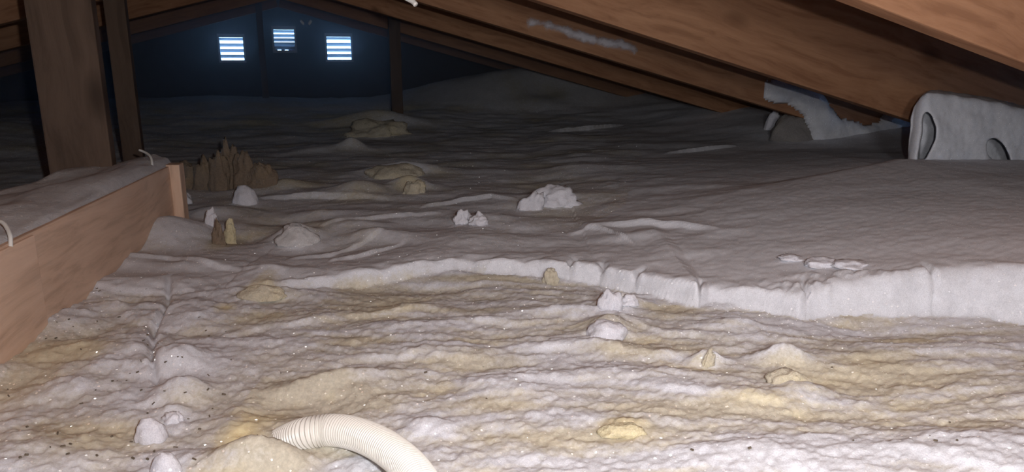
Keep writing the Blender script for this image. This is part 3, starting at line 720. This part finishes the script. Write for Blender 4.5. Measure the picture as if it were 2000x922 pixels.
# hollow inside, open to the back and to the left end
inner = prism([(1790, 400), (1792, 300), (1795, 240), (1806, 205), (1830, 200), (1900, 208), (2000, 228), (2090, 244), (2100, 400)], HY-.010, HY+.080, 'b1')
slit = prism([(1795, 300), (1800, 270), (1803, 240), (1806, 219), (1813, 216), (1821, 225), (1827, 244), (1827, 268), (1820, 287), (1809, 306), (1792, 312)], HY-.08, HY+.03, 'b2')
oval = prism([(1924, 278), (1927, 270), (1934, 267), (1944, 268), (1955, 275), (1963, 288), (1968, 304), (1970, 322), (1958, 326), (1944, 316), (1930, 300), (1924, 288)], HY-.08, HY+.03, 'b3')
for c_ in (inner, slit, oval):
    m_ = body.modifiers.new('cut', 'BOOLEAN'); m_.operation = 'DIFFERENCE'; m_.solver = 'EXACT'; m_.object = c_
m_ = body.modifiers.new('vox', 'REMESH'); m_.mode = 'VOXEL'; m_.voxel_size = .0032; m_.use_smooth_shade = True
m_ = body.modifiers.new('sm', 'SMOOTH'); m_.iterations = 14; m_.factor = .6
bpy.context.view_layer.update()
dg = bpy.context.evaluated_depsgraph_get()
me = bpy.data.meshes.new_from_object(body.evaluated_get(dg))
for o_ in (body, inner, slit, oval): bpy.data.objects.remove(o_, do_unlink=True)
n_ = len(me.vertices); c_ = np.empty(n_*3, np.float32); me.vertices.foreach_get('co', c_); c_ = c_.reshape(-1, 3)
# the left end curls back, the right part leans with the roof, snow surface a little lumpy
sx = np.clip((q0.x+.045-c_[:, 0])/.045, 0, 1); c_[:, 1] += .035*sx**2
zt = np.clip((c_[:, 2]+.20)/.12, 0, 1); c_[:, 1] += .03*zt**2; c_[:, 0] += (c_[:, 1]-HY)*1.08
c_[:, 1] += .0035*fbm(c_[:, 0]*14, c_[:, 2]*14, 4, 5); c_[:, 2] += .0025*fbm(c_[:, 0]*20, c_[:, 1]*20, 3, 6)
org = np.array([q0.x+.15, HY+.03, -.23], np.float32); c_ -= org
me.vertices.foreach_set('co', c_.ravel()); me.update(); me.materials.clear(); me.materials.append(M_SNOW); me.shade_smooth()
hump = bpy.data.objects.new('frosted_hood', me); COL.objects.link(hump); hump.location = org
tag(hump, 'thick frosted hump with a tall slit and an oval hole under the rafter, far right', 'snow hood')

# ------------------------------------------------------------------ haze volume added before the vents, standing in for lens bloom
mv = bpy.data.materials.new('glow_volume'); mv.use_nodes = True; nt = mv.node_tree; nt.nodes.clear()
vo_ = nt.nodes.new('ShaderNodeVolumeScatter'); vo_.inputs['Density'].default_value = .48; vo_.inputs['Anisotropy'].default_value = .45; vo_.inputs['Color'].default_value = (.9, .93, 1, 1)
nt.links.new(vo_.outputs[0], nt.nodes.new('ShaderNodeOutputMaterial').inputs['Volume'])
hz = obj_bm('glow_haze', box_bm(bmesh.new(), (-1.6, 2.75, -.2), (1.6, GY-.01, .44)), mv)
tag(hz, 'faint haze volume added for the blue lens glow before the vents', 'haze', kind='stuff')

# ------------------------------------------------------------------ truss nail plates near the gable peak, cobweb-thin bits
tp = tag(empty('nail_plate', on_y(598, 45, 3.93)), 'small dim steel plate hanging by the ridge, right of the middle vent', 'plate')
for s in (-1, 1):
    bm = box_bm(bmesh.new(), (-.012, -.001, -.002), (.012, .001, .010))
    o = obj_bm('flap', bm, M_STEEL, tp); o.location = (s*.022, 0, 0); o.rotation_euler = (0, s*-.9, 0)
# ------------------------------------------------------------------ dark bits of debris on the left wool
rnd = random.Random(4); bm = bmesh.new()
for i in range(90):
    u, v = rnd.uniform(0, 460), rnd.uniform(560, 900)
    if rnd.random() < .15: u = rnd.uniform(460, 1900); v = rnd.uniform(680, 900)
    p = on_ground(u, v); a_ = rnd.uniform(0, 6.28); l = rnd.uniform(.0006, .0017); t = rnd.uniform(.0003, .0007)
    box_bm(bm, (-l, -t, -t), (l, t, t), Matrix.Translation(p+Vector((0, 0, .001))) @ Matrix.Rotation(a_, 4, 'Z') @ Matrix.Rotation(rnd.uniform(-.5, .5), 4, 'Y'))
tag(obj_bm('debris', bm, M_DEBRIS), 'tiny dark splinters scattered over the frosted wool', 'debris', kind='stuff')
